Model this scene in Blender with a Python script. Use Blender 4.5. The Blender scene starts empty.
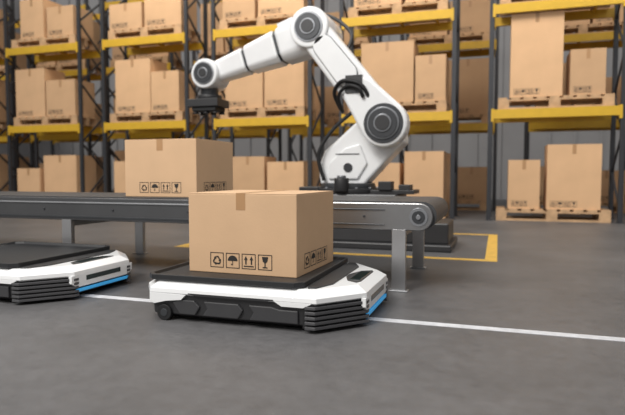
import bpy, math, random
from mathutils import Vector, Matrix
random.seed(7)
scene = bpy.context.scene
col = scene.collection
try:
    scene.view_settings.view_transform = 'Standard'
    scene.view_settings.look = 'None'
except Exception:
    pass

# ------------------------------------------------------------ materials
def mat(name, color, rough=0.5, metal=0.0, var=0.06, nscale=6.0, bump=0.0, bscale=80.0,
        emit=None, estr=0.0, coat=0.0, objrand=0.0):
    m = bpy.data.materials.new(name); m.use_nodes = True
    nt = m.node_tree; N = nt.nodes; L = nt.links
    b = N['Principled BSDF']
    b.inputs['Roughness'].default_value = rough
    b.inputs['Metallic'].default_value = metal
    if coat: b.inputs['Coat Weight'].default_value = coat
    tc = N.new('ShaderNodeTexCoord')
    no = N.new('ShaderNodeTexNoise'); no.inputs['Scale'].default_value = nscale
    no.inputs['Detail'].default_value = 5
    L.new(tc.outputs['Object'], no.inputs['Vector'])
    mr = N.new('ShaderNodeMapRange')
    mr.inputs['From Min'].default_value = 0.3; mr.inputs['From Max'].default_value = 0.7
    mr.inputs['To Min'].default_value = 1 - var; mr.inputs['To Max'].default_value = 1 + var
    L.new(no.outputs['Fac'], mr.inputs['Value'])
    hsv = N.new('ShaderNodeHueSaturation')
    hsv.inputs['Color'].default_value = (*color, 1)
    if objrand:
        oi = N.new('ShaderNodeObjectInfo')
        m2 = N.new('ShaderNodeMapRange')
        m2.inputs['To Min'].default_value = 1 - objrand; m2.inputs['To Max'].default_value = 1 + objrand
        L.new(oi.outputs['Random'], m2.inputs['Value'])
        mu = N.new('ShaderNodeMath'); mu.operation = 'MULTIPLY'
        L.new(mr.outputs['Result'], mu.inputs[0]); L.new(m2.outputs['Result'], mu.inputs[1])
        L.new(mu.outputs[0], hsv.inputs['Value'])
    else:
        L.new(mr.outputs['Result'], hsv.inputs['Value'])
    L.new(hsv.outputs['Color'], b.inputs['Base Color'])
    if bump:
        n2 = N.new('ShaderNodeTexNoise'); n2.inputs['Scale'].default_value = bscale
        L.new(tc.outputs['Object'], n2.inputs['Vector'])
        bp = N.new('ShaderNodeBump'); bp.inputs['Strength'].default_value = bump
        bp.inputs['Distance'].default_value = 0.01
        L.new(n2.outputs['Fac'], bp.inputs['Height']); L.new(bp.outputs['Normal'], b.inputs['Normal'])
    if emit:
        b.inputs['Emission Color'].default_value = (*emit, 1)
        b.inputs['Emission Strength'].default_value = estr
    return m

M_card = mat('cardboard', (0.60, 0.395, 0.235), 0.8, var=0.04, nscale=3, bump=0.08, bscale=60)
M_cardbg = mat('cardboard_storage', (0.60, 0.38, 0.215), 0.85, var=0.05, nscale=2, objrand=0.14)
M_tape = mat('packing_tape', (0.42, 0.24, 0.115), 0.35, var=0.03)
M_ink = mat('black_ink', (0.02, 0.018, 0.016), 0.7)
M_wood = mat('pallet_wood', (0.50, 0.32, 0.18), 0.85, var=0.2, nscale=5, objrand=0.1)
M_yellow = mat('yellow_powdercoat', (0.62, 0.38, 0.025), 0.45, var=0.05)
M_rack = mat('dark_steel_upright', (0.040, 0.042, 0.048), 0.45, 0.3)
M_white = mat('white_painted_shell', (0.84, 0.85, 0.86), 0.28, var=0.015, coat=0.3)
M_dark = mat('dark_grey_plastic', (0.028, 0.028, 0.030), 0.42, var=0.06)
M_dark2 = mat('charcoal_panel', (0.045, 0.045, 0.048), 0.38, var=0.05)
M_slat = mat('louvre_slat_grey', (0.075, 0.075, 0.08), 0.35, var=0.05)
M_black = mat('black_rubber', (0.010, 0.010, 0.011), 0.6)
M_tray = mat('black_tray_plastic', (0.018, 0.019, 0.021), 0.45, bump=0.05, bscale=200)
M_glass = mat('dark_sensor_glass', (0.02, 0.035, 0.035), 0.08, coat=1.0)
M_blue = mat('blue_light_strip', (0.04, 0.26, 0.5), 0.4, emit=(0.04, 0.30, 0.62), estr=0.45)
M_steel = mat('brushed_steel', (0.46, 0.46, 0.47), 0.34, 0.85, var=0.08, nscale=3)
M_steelr = mat('rail_steel_reflect_bright', (0.33, 0.33, 0.335), 0.30, 0.9, var=0.12, nscale=2)  # bright end of the rail's reflection gradient, painted as a lighter steel
M_steel2 = mat('grey_steel_paint', (0.36, 0.37, 0.385), 0.4, 0.5, var=0.05)
M_steeld = mat('rail_steel_reflect_dim', (0.115, 0.117, 0.122), 0.36, 0.7, var=0.06, nscale=3)  # darker copy of the rail steel; dim reflection painted into the colour
M_belt = mat('conveyor_belt_rubber', (0.05, 0.051, 0.054), 0.5, var=0.08, bump=0.05)
M_joint = mat('joint_cover_grey', (0.05, 0.053, 0.058), 0.35, 0.3)
M_joint2 = mat('joint_ring_light', (0.28, 0.29, 0.31), 0.3, 0.6)
M_lineW = mat('white_floor_paint', (0.56, 0.57, 0.60), 0.6, var=0.14, nscale=12)
M_lineY = mat('yellow_floor_paint', (0.62, 0.38, 0.07), 0.6, var=0.12, nscale=10)

def floor_mat():
    m = bpy.data.materials.new('polished_concrete'); m.use_nodes = True
    nt = m.node_tree; N = nt.nodes; L = nt.links; b = N['Principled BSDF']
    tc = N.new('ShaderNodeTexCoord')
    a = N.new('ShaderNodeTexNoise'); a.inputs['Scale'].default_value = 0.7; a.inputs['Detail'].default_value = 8
    a.inputs['Roughness'].default_value = 0.65
    c = N.new('ShaderNodeTexNoise'); c.inputs['Scale'].default_value = 9; c.inputs['Detail'].default_value = 10
    c.inputs['Roughness'].default_value = 0.8
    for n in (a, c): L.new(tc.outputs['Object'], n.inputs['Vector'])
    mx = N.new('ShaderNodeMath'); mx.operation = 'ADD'
    L.new(a.outputs['Fac'], mx.inputs[0]); L.new(c.outputs['Fac'], mx.inputs[1])
    hf = N.new('ShaderNodeMath'); hf.operation = 'MULTIPLY'; hf.inputs[1].default_value = 0.5
    L.new(mx.outputs[0], hf.inputs[0])
    r = N.new('ShaderNodeValToRGB')
    r.color_ramp.elements[0].position = 0.38; r.color_ramp.elements[0].color = (0.072, 0.071, 0.073, 1)
    r.color_ramp.elements[1].position = 0.64; r.color_ramp.elements[1].color = (0.138, 0.136, 0.140, 1)
    L.new(hf.outputs[0], r.inputs['Fac']); L.new(r.outputs['Color'], b.inputs['Base Color'])
    rr = N.new('ShaderNodeMapRange'); rr.inputs['To Min'].default_value = 0.34; rr.inputs['To Max'].default_value = 0.60
    L.new(c.outputs['Fac'], rr.inputs['Value']); L.new(rr.outputs['Result'], b.inputs['Roughness'])
    bp = N.new('ShaderNodeBump'); bp.inputs['Strength'].default_value = 0.15; bp.inputs['Distance'].default_value = 0.01
    L.new(c.outputs['Fac'], bp.inputs['Height']); L.new(bp.outputs['Normal'], b.inputs['Normal'])
    return m
M_floor = floor_mat()
M_wall = mat('painted_wall_panel', (0.31, 0.31, 0.32), 0.7, var=0.06, nscale=0.6)

# ------------------------------------------------------------ mesh builder
class MB:
    def __init__(s): s.v = []; s.f = []; s.m = []; s.s = []; s.mats = []
    def mi(s, m):
        if m not in s.mats: s.mats.append(m)
        return s.mats.index(m)
    def face(s, idx, m, smooth=False):
        s.f.append(idx); s.m.append(s.mi(m)); s.s.append(smooth)
    def poly(s, pts, m):
        b = len(s.v); s.v += [Vector(p) for p in pts]; s.face(list(range(b, b+len(pts))), m)
    def loft(s, rings, m, cap0=True, cap1=True, smooth=False, capm=None):
        b = len(s.v); n = len(rings[0])
        for r in rings: s.v += [Vector(p) for p in r]
        for k in range(len(rings)-1):
            for i in range(n):
                j = (i+1) % n
                s.face([b+k*n+i, b+k*n+j, b+(k+1)*n+j, b+(k+1)*n+i], m, smooth)
        if cap0: s.face([b+i for i in reversed(range(n))], m)
        if cap1: s.face([b+(len(rings)-1)*n+i for i in range(n)], capm or m)
    def box(s, x0, x1, y0, y1, z0, z1, m, M=None):
        r = [[(x0,y0,z),(x1,y0,z),(x1,y1,z),(x0,y1,z)] for z in (z0,z1)]
        if M is not None: r = [[M @ Vector(p) for p in q] for q in r]
        s.loft(r, m)
    def prism(s, pts, a, b, m, plane='XY'):
        def mk(p, h):
            return (p[0],p[1],h) if plane=='XY' else ((p[0],h,p[1]) if plane=='XZ' else (h,p[0],p[1]))
        s.loft([[mk(p,a) for p in pts],[mk(p,b) for p in pts]], m)
    def cyl(s, p0, p1, r0, m, r1=None, seg=32, capm=None):
        p0 = Vector(p0); p1 = Vector(p1); r1 = r0 if r1 is None else r1
        d = (p1-p0).normalized()
        u = d.orthogonal().normalized(); w = d.cross(u)
        def ring(c, r): return [c + r*(math.cos(2*math.pi*i/seg)*u + math.sin(2*math.pi*i/seg)*w) for i in range(seg)]
        s.loft([ring(p0,r0), ring(p1,r1)], m, smooth=True, capm=capm)
    def tube(s, pts, r, m, seg=12):
        pts = [Vector(p) for p in pts]
        P=[pts[0]]+pts+[pts[-1]]; q=[]
        for i in range(1,len(P)-2):
            for k in range(6):
                t=k/6; a,b_,c,d=P[i-1],P[i],P[i+1],P[i+2]
                q.append(0.5*((2*b_)+(c-a)*t+(2*a-5*b_+4*c-d)*t*t+(3*b_-a-3*c+d)*t**3))
        q.append(pts[-1]); pts=q
        rings = []
        for i,p in enumerate(pts):
            d = (pts[min(i+1,len(pts)-1)] - pts[max(i-1,0)]).normalized()
            ref = Vector((0,1,0)) if abs(d.y) < .9 else Vector((1,0,0))
            u = d.cross(ref).normalized(); w = d.cross(u)
            rings.append([p + r*(math.cos(2*math.pi*k/seg)*u+math.sin(2*math.pi*k/seg)*w) for k in range(seg)])
        s.loft(rings, m, smooth=True)
    def mesh(s, name):
        me = bpy.data.meshes.new(name)
        me.from_pydata([tuple(p) for p in s.v], [], s.f)
        for m in s.mats: me.materials.append(m)
        for p, i, sm in zip(me.polygons, s.m, s.s): p.material_index = i; p.use_smooth = sm
        me.update()
        import bmesh
        bm = bmesh.new(); bm.from_mesh(me); bmesh.ops.recalc_face_normals(bm, faces=bm.faces); bm.to_mesh(me); bm.free()
        return me
    def build(s, name, loc=(0,0,0), rz=0.0, parent=None, bevel=0.0, seg=2):
        return place(name, s.mesh(name), loc, rz, parent, bevel, seg)

def place(name, me, loc=(0,0,0), rz=0.0, parent=None, bevel=0.0, seg=2):
    o = bpy.data.objects.new(name, me); col.objects.link(o)
    o.location = loc; o.rotation_euler = (0,0,rz)
    if parent: o.parent = parent
    if bevel:
        b = o.modifiers.new('bevel','BEVEL'); b.width = bevel; b.segments = seg
        b.limit_method = 'ANGLE'; b.angle_limit = math.radians(30); b.harden_normals = False
    return o
def empty(name, loc, rz=0.0):
    e = bpy.data.objects.new(name, None); col.objects.link(e)
    e.location = loc; e.rotation_euler = (0,0,rz); e.empty_display_size = 0.2
    return e

# ------------------------------------------------------------ room shell
b = MB(); b.box(-26,16,-10,26,-0.2,0,M_floor); b.build('floor')
b = MB(); b.box(-26,16,26,26.3,0,11,M_wall)
for i in range(42): b.box(-26+i, -26+i+0.12, 25.93, 26.02, 0, 11, M_wall)
b.build('wall_back')
b = MB(); b.box(-26.3,-26,-10,26,0,11,M_wall); b.build('wall_left')
b = MB(); b.box(16,16.3,-10,26,0,11,M_wall); b.build('wall_right')
# floor markings
b = MB(); b.box(-20,12,4.08,4.17,0.0,0.003,M_lineW); b.build('white_guide_line')
b = MB()
for (x0,x1,y0,y1) in ((-4.7,-0.05,7.35,7.5),(-4.7,-0.05,10.5,10.65),(-0.2,-0.05,7.5,10.5),(-4.7,-4.55,7.5,10.5)):
    b.box(x0+.06,x1+.06,y0,y1,0,0.003,M_lineY)
b.build('yellow_floor_marking')

# ------------------------------------------------------------ icons
def icon_row(s=0.12, gap=0.02):
    b = MB()
    def P(pts, ox): b.poly([(ox+p[0]*s, 0, p[1]*s) for p in pts], M_ink)
    def R(x0,x1,z0,z1,ox): P([(x0,z0),(x1,z0),(x1,z1),(x0,z1)], ox)
    for k in range(4):
        ox = k*(s+gap); w = .05
        R(0,1,0,w,ox); R(0,1,1-w,1,ox); R(0,w,w,1-w,ox); R(1-w,1,w,1-w,ox)
        if k == 0:
            for q in range(3):
                a = q*2*math.pi/3
                def rot(p): return (.5+p[0]*math.cos(a)-p[1]*math.sin(a), .46+p[0]*math.sin(a)+p[1]*math.cos(a))
                P([rot(p) for p in ((-.06,-.25),(.20,-.25),(.29,-.12),(.21,-.07),(.15,-.15),(-.06,-.15))], ox)
                P([rot(p) for p in ((-.06,-.32),(-.06,-.08),(-.22,-.20))], ox)
        elif k == 1:
            P([(.5+.36*math.cos(t*math.pi/12), .48+.36*math.sin(t*math.pi/12)) for t in range(13)], ox)
            R(.475,.525,.2,.48,ox); R(.39,.475,.2,.25,ox); R(.38,.42,.2,.31,ox)
        elif k == 2:
            for d in (0,.4):
                R(.25+d,.35+d,.30,.62,ox); P([(.17+d,.60),(.43+d,.60),(.30+d,.86)], ox)
            R(.14,.86,.15,.22,ox)
        else:
            P([(.28,.86),(.72,.86),(.66,.56),(.54,.45),(.54,.22),(.68,.18),(.68,.13),(.32,.13),(.32,.18),(.46,.22),(.46,.45),(.34,.56)], ox)
    return b.mesh('handling_icons')
ICON = icon_row()

def carton(name, x0, x1, y0, y1, z0, h, rz=0.0):
    cx, cy = (x0+x1)/2, (y0+y1)/2; sx, sy = x1-x0, y1-y0
    e = empty(name, (cx,cy,z0), rz)
    b = MB(); b.box(-sx/2,sx/2,-sy/2,sy/2,0,h-0.006,M_card)
    b.build('carton_body', parent=e, bevel=0.006)
    b = MB()
    b.box(-sx/2+.001,-0.003,-sy/2+.001,sy/2-.001,h-0.0065,h,M_card)
    b.box(0.003,sx/2-.001,-sy/2+.001,sy/2-.001,h-0.0065,h,M_card)
    b.build('top_flaps', parent=e, bevel=0.0015)
    b = MB(); w = .04; t=.0015
    b.box(-w,w,-sy/2-t,sy/2+t,h,h+t,M_tape)
    b.box(-w,w,-sy/2-t,-sy/2,h-.13,h,M_tape); b.box(-w,w,sy/2,sy/2+t,h-.13,h,M_tape)
    b.build('packing_tape_strip', parent=e)
    place('front_icons', ICON, (-sx/2+sx*.21, -sy/2-.002, .045), 0, e)
    place('side_icons', ICON, (sx/2+.002, -sy/2+sy*.18, .045), math.pi/2, e)
    return e

# ------------------------------------------------------------ AGV
XL = .905
def octo(i, z, hx=.815, hy=.70, cl=(.12,.16), cr=(.28,.32)):
    a = hx-i; a2=XL-i; c = hy-i
    k = i*.4
    return [(-a2,-c+cl[1]-k,z),(-a2+cl[0]-k,-c,z),(a-cr[0]+k,-c,z),(a,-c+cr[1]-k,z),
            (a,c-cr[1]+k,z),(a-cr[0]+k,c,z),(-a2+cl[0]-k,c,z),(-a2,c-cl[1]+k,z)]
def agv(name, loc, rz=0.0):
    e = empty(name, loc, rz)
    b = MB(); b.loft([octo(.09,.02),octo(.03,.05),octo(.02,.205)], M_dark)
    b.build('chassis', parent=e, bevel=.006)
    b = MB(); b.loft([octo(.012,.20),octo(-.004,.212),octo(0,.245),octo(.075,.292)], M_white)
    b.prism([(-.42,.21),(-.42,.145),(-.36,.105),(.36,.105),(.42,.145),(.42,.21)], .785,.819, M_white,'YZ')
    for sgn in (-1,1):
        y0,y1 = sorted((sgn*.672, sgn*.703))
        b.prism([(-.79,.21),(-.79,.14),(-.75,.125),(-.65,.15),(-.52,.165),(-.48,.205)], y0,y1, M_white,'XZ')
        b.prism([(.22,.21),(.28,.175),(.44,.175),(.50,.205),(.50,.21)], y0,y1, M_white,'XZ')
    b.build('white_shell', parent=e, bevel=.007, seg=3)
    # panel seam running along the shell side
    b = MB()
    for sgn in (-1,1):
        y0,y1 = sorted((sgn*.69, sgn*.7045))
        b.prism([(-.46,.214),(-.40,.203),(.16,.203),(.22,.214),(.22,.220),(-.46,.220)], y0,y1, M_dark,'XZ')
    b.build('side_seam', parent=e)
    b = MB(); b.box(-XL-.004,-XL+.025,-.50,.50,.14,.21,M_white); b.build('rear_skirt', parent=e, bevel=.006)
    b = MB()
    for sgn in (-1,1):
        out = [(.455,-.712),(.530,-.712),(.827,-.385),(.827,-.34)]
        inn = [(.79,-.34),(.79,-.36),(.515,-.675),(.455,-.675)]
        pts = [(x,y*(-sgn)) for x,y in out+inn]
        for k in range(5):
            z = .028+k*.035
            b.prism(pts, z, z+.021, M_slat)
        pts2 = [(x-.022,y*(-sgn)*.97) for x,y in out]+[(x,y*(-sgn)) for x,y in inn]
        b.prism(pts2, .03,.20, M_black)
    b.build('corner_louvres', parent=e, bevel=.003)
    b = MB()
    for sgn in (-1,1):
        y0,y1 = sorted((sgn*.665, sgn*.692))
        for pts in ([(-.60,.14),(-.54,.165),(-.42,.165),(-.37,.12),(-.41,.055),(-.54,.055)],
                    [(-.34,.165),(-.06,.165),(-.02,.12),(-.06,.055),(-.35,.055),(-.31,.11)],
                    [(.02,.165),(.20,.165),(.26,.15),(.40,.15),(.40,.055),(.03,.055),(.06,.11)]):
            b.prism(pts, y0, y1, M_dark2, 'XZ')
    b.build('side_panels', parent=e, bevel=.008)
    b = MB(); b.box(.795,.823,-.36,.36,.062,.088,M_blue); b.build('blue_light_strip', parent=e, bevel=.004)
    b = MB()
    b.prism([(.44,-.60),(.50,-.58),(.57,-.40),(.57,.40),(.50,.58),(.44,.60),(.42,.5),(.42,-.5)], .286,.302, M_dark)
    b.prism([(.575,-.05),(.63,-.22),(.715,-.28),(.737,-.22),(.737,.22),(.715,.28),(.63,.22),(.575,.05)], .285,.296, M_dark)
    b.build('top_trim', parent=e, bevel=.004)
    b = MB(); b.box(.635,.72,-.19,.19,.29,.299,M_glass); b.build('sensor_window', parent=e, bevel=.004)
    b = MB(); b.box(.80,.822,-.24,.24,.150,.195,M_glass); b.build('lidar_slot', parent=e, bevel=.004)
    def rect(i, z, c=.06):
        x0,x1,y0,y1 = -.86+i,.42-i,-.655+i,.655-i
        return [(x0,y0+c,z),(x0+c,y0,z),(x1-c,y0,z),(x1,y0+c,z),(x1,y1-c,z),(x1-c,y1,z),(x0+c,y1,z),(x0,y1-c,z)]
    b = MB(); b.loft([rect(.03,.285),rect(0,.30),rect(0,.338),rect(.022,.340),rect(.035,.315)], M_tray)
    b.build('load_tray', parent=e, bevel=.004)
    b = MB()
    for x,y in ((-.67,-.67),(-.67,.67),(.50,-.47),(.50,.47)):
        b.cyl((x,y-.028,.06),(x,y+.028,.06),.06,M_black); b.cyl((x,y-.032,.06),(x,y+.032,.06),.03,M_joint)
    for y in (-.55,.55):
        b.cyl((-.05,y-.03,.07),(-.05,y+.03,.07),.07,M_black)
    b.build('wheels', parent=e, bevel=.004)
    return e
agv('automated_guided_vehicle', (-1.70,4.30,0))
agv('automated_guided_vehicle.001', (-4.31,4.33,0))
carton('cardboard_box', -2.35,-1.41,3.95,4.83,.3155,.635, math.radians(-2))

# ------------------------------------------------------------ conveyor
e = empty('belt_conveyor', (0,0,0))
XE = -0.53; ZT=.83; ZB=.575
def stad(x0,x1,z0,z1,n=14):
    r=(z1-z0)/2; zc=(z0+z1)/2
    p=[(x1-r+r*math.cos(-math.pi/2+math.pi*i/n), zc+r*math.sin(-math.pi/2+math.pi*i/n)) for i in range(n+1)]
    q=[(x0+r+r*math.cos(math.pi/2+math.pi*i/n), zc+r*math.sin(math.pi/2+math.pi*i/n)) for i in range(n+1)]
    return p+q
b = MB(); b.prism(stad(-14,XE,ZB+.005,ZT+.012), 5.26,6.54, M_belt,'XZ')
b.build('belt', parent=e)
b = MB()
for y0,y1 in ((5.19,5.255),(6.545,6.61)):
    b.prism([(-13.98,ZB),(-2.0,ZB),(-2.0,ZT),(-13.98,ZT)], y0,y1, M_steeld,'XZ')  # long run in the dim tone, end segment in the bright reflection tone
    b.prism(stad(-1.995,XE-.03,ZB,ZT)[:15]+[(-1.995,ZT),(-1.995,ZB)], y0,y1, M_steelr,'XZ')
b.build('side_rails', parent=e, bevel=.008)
b = MB()
for ya,yb,yc in ((5.19,5.178,5.172),(6.61,6.622,6.628)):
    zc=(ZT+ZB)/2; xc=XE-.03-(ZT-ZB)/2
    b.cyl((xc,ya,zc),(xc,yb,zc),.085,M_joint2); b.cyl((xc,yb,zc),(xc,yc,zc),.06,M_joint); b.cyl((xc,yb,zc),(xc,yc-.01 if yc<6 else yc+.01,zc),.022,M_joint2)
    y0,y1=sorted((ya,yb))
    b.box(-13.8,-2.05,y0,y1,ZT-.06,ZT-.045,M_steel2); b.box(-13.8,-2.05,y0,y1,ZB+.03,ZB+.05,M_joint)
    b.box(-1.95,-1.0,y0,y1,ZT-.07,ZT-.058,M_joint); b.box(-1.95,-1.0,y0,y1,ZB+.045,ZB+.055,M_joint)
    for i in range(14):
        x=-1.2-i*.95
        b.cyl((x,ya,.70),(x,yb,.70),.012,M_joint)
b.build('roller_caps', parent=e, bevel=.002)
b = MB()
for x in (-12.3,-8.5,-4.69,-.87):
    for y in (5.22,6.58):
        b.box(x-.065,x+.065,y-.03,y+.03,0.01,ZB+.01,M_steel)
        b.box(x-.09,x+.09,y-.055,y+.055,0,.012,M_steel2)
    b.box(x-.03,x+.03,5.25,6.55,.50,.56,M_steel2)
b.build('support_legs', parent=e, bevel=.004)
carton('cardboard_box.001', -4.08,-3.15,5.46,6.36,ZT+.0125,.65, 0)

# ------------------------------------------------------------ robot
RX,RY = -2.25, 8.6
e = empty('industrial_robot_arm', (RX,RY,0))
def W(x,z): return (x-RX, z)      # world x -> local
SH = W(-1.60,1.84); EL = W(-2.76,3.32); WR = W(-4.66,2.77)
b = MB()
b.box(-.70,1.65,-.62,.62,0,.10,M_dark); b.box(-.60,.85,-.5,.5,.10,.80,M_dark2)
b.box(.95,1.60,-.5,.45,.10,.40,M_dark)
b.build('plinth', parent=e, bevel=.02)
b = MB()
b.cyl((0,0,.80),(0,0,.88),.50,M_dark); b.cyl((0,0,.88),(0,0,.96),.44,M_joint,.42)
for a in range(12):
    t=a*math.pi/6; b.cyl((.47*math.cos(t),.47*math.sin(t),.87),(.47*math.cos(t),.47*math.sin(t),.90),.022,M_joint2)
b.box(.42,1.08,-.30,.30,.80,.86,M_dark); b.box(.55,.75,-.34,-.1,.86,.99,M_dark); b.box(.85,1.02,-.3,0,.86,.94,M_dark)
b.box(-.72,-.4,-.3,.2,.80,.90,M_dark)
b.cyl((.02,-.47,.84),(.02,-.47,1.04),.11,M_dark); b.cyl((.02,-.47,1.04),(.02,-.47,1.08),.07,M_joint2)
b.build('base_flange', parent=e, bevel=.008)
b = MB()
tur = [W(-2.66,.92),(W(-1.96,.92)),W(-1.78,1.12),W(-1.52,1.40),W(-1.34,1.58),W(-1.38,2.0),W(-1.68,2.14),W(-1.98,2.0),W(-2.34,1.68),W(-2.60,1.46),W(-2.70,1.2)]
b.prism(tur, -.16,.30, M_white,'XZ')
b.build('turret', parent=e, bevel=.05, seg=4)
b = MB(); b.prism([W(-2.52,1.02),W(-2.05,1.02),W(-1.9,1.26),W(-2.02,1.56),W(-2.25,1.50),W(-2.50,1.28)], -.20,-.155, M_white,'XZ')
b.build('turret_cover', parent=e, bevel=.02)
b = MB(); b.cyl((W(-2.2,0)[0],-.20,1.2),(W(-2.2,0)[0],-.215,1.2),.07,M_joint)
b.box(W(-2.4,0)[0],W(-2.02,0)[0],-.208,-.2,1.40,1.415,M_joint)
b.build('turret_badge', parent=e)
b = MB(); b.tube([(W(-2.58,0)[0],-.22,1.0),(W(-2.66,0)[0],-.26,1.4),(W(-2.46,0)[0],-.25,1.75),(W(-2.18,0)[0],-.24,2.0),(W(-1.98,0)[0],-.2,2.15)],.03,M_black)
b.build('turret_hose', parent=e)

def link(p0,r0,p1,r1,y0,y1,name,m=None,bev=.05):
    d = Vector((p1[0]-p0[0],p1[1]-p0[1])); L=d.length; ang=math.atan2(d.y,d.x)
    th = math.acos((r0-r1)/L)
    pts=[]
    n=14
    for i in range(n+1):
        a = ang+th + (2*math.pi-2*th)*i/n
        pts.append((p0[0]+r0*math.cos(a), p0[1]+r0*math.sin(a)))
    for i in range(n+1):
        a = ang-th + (2*th)*i/n
        pts.append((p1[0]+r1*math.cos(a), p1[1]+r1*math.sin(a)))
    bb=MB(); bb.prism(pts,y0,y1,m or M_white,'XZ'); return bb.build(name,parent=e,bevel=bev,seg=4)
def lerp(p,q,t): return (p[0]+(q[0]-p[0])*t, p[1]+(q[1]-p[1])*t)
link(SH,.35,lerp(SH,EL,.30),.26,-.48,-.16,'shoulder_housing')
link(lerp(SH,EL,.15),.27,EL,.24,-.42,-.10,'upper_arm')
link(lerp(SH,EL,.50),.185,lerp(SH,EL,.80),.17,-.435,-.40,'upper_arm_cover_gasket',M_joint,.005)
link(lerp(SH,EL,.50),.175,lerp(SH,EL,.80),.16,-.46,-.40,'upper_arm_cover',None,.015)
def disc(p, y, rs, name, back=None):
    bb=MB(); yy=y
    for r,dy,m in rs:
        bb.cyl((p[0],yy+.02,p[1]),(p[0],yy-dy,p[1]),r,m,seg=40); yy-=dy
    return bb.build(name,parent=e,bevel=.006)
disc(SH,-.48,((.29,.02,M_joint),(.235,.025,M_joint2),(.215,.02,M_joint),(.13,.02,M_joint2),(.11,.012,M_dark)),'shoulder_joint')
bb=MB(); bb.cyl((EL[0],-.46,EL[1]),(EL[0],.40,EL[1]),.31,M_white,seg=40); bb.build('elbow_housing',parent=e,bevel=.03,seg=3)
disc(EL,-.46,((.225,.02,M_joint2),(.20,.02,M_joint),(.12,.015,M_joint2),(.10,.012,M_dark)),'elbow_joint')
bb=MB(); bb.cyl((SH[0],.28,SH[1]),(SH[0],.62,SH[1]),.22,M_dark); bb.build('shoulder_motor',parent=e,bevel=.02)
dv = Vector((WR[0]-EL[0],0,WR[1]-EL[1])); FL=dv.length; dn=dv.normalized(); up=Vector((-dn.z,0,dn.x)); up = up if up.z>0 else -up
def FP(s,u,y): 
    p = Vector((EL[0],0,EL[1]))+dn*s+up*u; return (p.x,y,p.z)
def block(s0,s1,h0,h1,w0,w1,m,name,bev=.03,off=0,c=.35):
    def ring(s,h,w):
        k=c*min(h,w)
        return [FP(s,off-h+k,-w),FP(s,off-h,-w+k),FP(s,off-h,w-k),FP(s,off-h+k,w),FP(s,off+h-k,w),FP(s,off+h,w-k),FP(s,off+h,-w+k),FP(s,off+h-k,-w)]
    bb=MB(); bb.loft([ring(s0,h0,w0),ring(s1,h1,w1)],m); return bb.build(name,parent=e,bevel=bev,seg=3)
block(.10,.62,.31,.28,.30,.27,M_white,'forearm_root',.05)
block(.62,.66,.245,.245,.24,.24,M_joint,'forearm_seal',.005)
block(.66,1.22,.27,.22,.25,.21,M_white,'forearm_body',.03)
block(1.22,1.26,.19,.19,.18,.18,M_joint,'wrist_seal',.005)
block(1.26,1.88,.21,.17,.20,.16,M_white,'wrist_body',.03)
block(.30,.58,.06,.05,.14,.12,M_white,'forearm_top_cover',.015,off=.31)
bb=MB(); bb.cyl((WR[0],-.25,WR[1]),(WR[0],.25,WR[1]),.245,M_white,seg=40); bb.build('wrist_housing',parent=e,bevel=.03,seg=3)
disc(WR,-.25,((.185,.02,M_joint2),(.165,.015,M_joint),(.09,.012,M_joint2),(.07,.01,M_dark)),'wrist_joint')
bb=MB(); gx,gz=WR[0]-.03,WR[1]
bb.cyl((gx,0,gz-.20),(gx,0,gz-.34),.15,M_joint); bb.cyl((gx,0,gz-.34),(gx,0,gz-.41),.21,M_dark)
bb.box(gx-.31,gx+.26,-.22,.22,gz-.54,gz-.41,M_dark); bb.box(gx-.24,gx+.20,-.18,.18,gz-.61,gz-.54,M_black)
for x in (-.2,.0,.17):
    for y in (-.12,.12):
        bb.cyl((gx+x,y,gz-.61),(gx+x,y,gz-.65),.035,M_black,.06)
bb.build('vacuum_gripper',parent=e,bevel=.01)
bb=MB()
s=lerp(SH,EL,.36)
bb.tube([(s[0]-.30,-.2,s[1]-.28),(s[0]-.36,-.36,s[1]-.05),(s[0]-.20,-.50,s[1]+.10),(s[0]+.05,-.53,s[1]+.06),(s[0]+.16,-.50,s[1]-.06),(s[0]+.2,-.42,s[1]-.2)],.03,M_black)
bb.tube([(s[0]-.27,-.2,s[1]-.32),(s[0]-.28,-.42,s[1]-.12),(s[0]-.12,-.53,s[1]+.02),(s[0]+.06,-.56,s[1]-.02),(s[0]+.12,-.50,s[1]-.15)],.027,M_black)
bb.box(s[0]-.15,s[0]+.10,-.50,-.40,s[1]-.08,s[1]+.18,M_dark)
bb.build('cable_loom',parent=e)
bb=MB()
q=lerp(SH,EL,.72)
bb.tube([(q[0]+.1,.0,q[1]),(q[0]+.2,.1,q[1]+.4),(EL[0]+.1,.2,EL[1]+.33),(EL[0]-.3,.15,EL[1]+.28),FP(.75,.30,.1),FP(1.2,.24,.05)],.028,M_dark)
bb.build('dress_pack_hose',parent=e)

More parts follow.
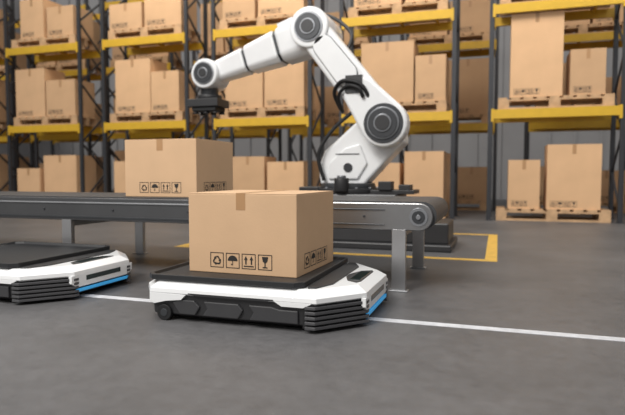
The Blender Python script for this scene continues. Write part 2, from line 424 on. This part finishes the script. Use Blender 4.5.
# ------------------------------------------------------------ racks
def rack_mesh():
    b = MB(); H=7.7; Dp=1.1; Wd=2.8
    for x in (0,Wd):
        for y in (0,Dp):
            b.box(x-.05,x+.05,y-.04,y+.04,0.01,H,M_rack); b.box(x-.09,x+.09,y-.08,y+.08,0,.012,M_rack)
        z=.25; k=0
        while z < H-.9:
            y0,y1 = (0,Dp) if k%2==0 else (Dp,0)
            d = Vector((0,y1-y0,.9)); n=Vector((0,-d.z,d.y)).normalized()*.025
            p=Vector((x,y0,z)); q=p+d
            b.loft([[p-n+Vector((-.02,0,0)),p+n+Vector((-.02,0,0)),q+n+Vector((-.02,0,0)),q-n+Vector((-.02,0,0))],
                    [p-n+Vector((.02,0,0)),p+n+Vector((.02,0,0)),q+n+Vector((.02,0,0)),q-n+Vector((.02,0,0))]], M_rack)
            z+=.9; k+=1
    for zt in (2.61,5.03,7.4):
        for y in (-.02,Dp+.02):
            b.box(.05,Wd-.05,y-.035,y+.035,zt-.21,zt,M_yellow)
            for x in (.05,Wd-.05): b.box(x-.03,x+.03,y-.045,y+.045,zt-.28,zt+.02,M_yellow)
        for x in (.5,1.4,2.3): b.box(x-.03,x+.03,0,Dp,zt-.06,zt-.005,M_yellow)
    return b.mesh('pallet_rack')
RACK = rack_mesh()
def pallet_mesh():
    b = MB(); Wd=2.46; Dp=1.0; H=.28
    for i in range(9):
        x=i*(Wd-.2)/8; b.box(x,x+.2,0,Dp,H-.05,H,M_wood)
    for y in (0,.43,.88):
        b.box(0,Wd,y,y+.12,H-.09,H-.05,M_wood); b.box(0,Wd,y,y+.12,0,.045,M_wood)
        for x in (0,Wd/2-.12,Wd-.24): b.box(x,x+.24,y,y+.12,.045,H-.09,M_wood)
    return b.mesh('wooden_pallet')
PAL = pallet_mesh()
def bgbox(x0,x1,y0,d,z,h,par):
    b = MB(); w=x1-x0; b.box(-w/2,w/2,0,d,0,h,M_cardbg)
    b.box(-.04,.04,-.003,0,h-.22,h,M_tape); b.box(-.04,.04,-.003,d,h,h+.003,M_tape)
    o=b.build('carton',((x0+x1)/2,y0,z),parent=par)
    i=place('handling_icons',ICON,(-w/2+.08,-.004,.06),0,o); i.scale=(min(1.1,(w*.5)/.54),1,1.1)
    return o
loads = {
 -.2: {0:[(.43,1.13,1.15),(1.28,2.42,1.5)],1:[(.43,1.56,1.92),(1.72,2.45,1.03)],2:[(.3,1.4,1.3),(1.5,2.5,1.6)]},
 -3.85:{0:[(.6,1.5,1.1),(1.62,2.58,1.38)],1:[(.5,1.82,1.5),(1.86,2.6,1.12)],2:[(.3,1.5,1.3),(1.6,2.5,1.5)]},
 -7.5:{0:[(.45,1.45,1.3),(1.55,2.6,1.15)],1:[(.3,1.42,1.12),(1.47,2.6,1.52)],2:[(.25,1.2,1.0),(1.3,2.6,1.3)]},
 -11.15:{0:[(.25,1.15,1.2),(1.3,2.35,1.4)],1:[(.35,1.55,1.55),(1.58,2.5,1.15)],2:[(.2,1.3,.75),(1.4,2.6,1.4)]},
 -14.8:{0:[(.2,1.1,1.0),(1.25,2.5,1.4)],1:[(.2,1.35,1.5),(1.42,2.52,1.1)],2:[(.5,1.4,1.2),(1.5,2.5,.9)]},
}
for r,(y,xs) in enumerate(((14.0,[-18.45,-14.8,-11.15,-7.5,-3.85,-.2,3.45]),(17.6,[-21.2,-17.5,-13.9,-10.2,-6.6,-2.9,.8,4.5]))):
    for bx in xs:
        place('pallet_rack', RACK, (bx,y,0))
        ld = loads.get(bx) if r==0 else None
        for lv,z in enumerate((0,2.61,5.03)):
            pe = empty('pallet_of_cardboard_boxes', (bx+.17,y+.03,z))
            place('wooden_pallet', PAL, (0,0,0), 0, pe)
            if ld: L = ld[lv]
            else:
                s = random.uniform(1.1,1.7)
                L = [(.22,s-.04,random.uniform(.9,1.8)),(s+.04,2.6,random.uniform(.9,1.8))]
            for (a,c,h) in L:
                bgbox(a-.17,c-.17,.03+random.uniform(0,.06),.88,.28,h,pe)

# ------------------------------------------------------------ light
w = bpy.data.worlds.new('world'); scene.world = w; w.use_nodes=True
bg = w.node_tree.nodes['Background']; bg.inputs['Color'].default_value=(1.0,0.975,0.95,1); bg.inputs['Strength'].default_value=0.50
def area(name, loc, size, power, rot=(0,0,0), color=(1,1,1)):
    l=bpy.data.lights.new(name,'AREA'); l.shape='RECTANGLE'; l.size=size[0]; l.size_y=size[1]; l.energy=power; l.color=color
    o=bpy.data.objects.new(name,l); col.objects.link(o); o.location=loc; o.rotation_euler=rot; return o
area('added_overhead_light',(-5,11.5,8.5),(14,1.5),500,(math.radians(25),0,0),(1,.93,.82))  # unseen area lights added overhead as key and fill; no fixtures modelled
area('added_overhead_light.001',(-4,1,6.5),(7,4),470,(math.radians(25),0,0),(1,.98,.95))
area('added_overhead_light.002',(4,9,8.5),(4,4),220,(0,0,0),(1,.98,.95))
s=bpy.data.lights.new('soft_sun','SUN'); s.energy=1.35; s.angle=math.radians(14); s.color=(1,.97,.92)
o=bpy.data.objects.new('soft_sun',s); col.objects.link(o); o.rotation_euler=(math.radians(42),math.radians(-22),0)

# ------------------------------------------------------------ camera
c=bpy.data.cameras.new('camera'); c.lens=32.26; c.sensor_width=36
c.dof.use_dof=True; c.dof.focus_distance=4.4; c.dof.aperture_fstop=1.2
o=bpy.data.objects.new('camera',c); col.objects.link(o); o.location=(0,0,1.1)
o.rotation_euler=(math.radians(90-3.42),0,math.radians(18.3)); scene.camera=o
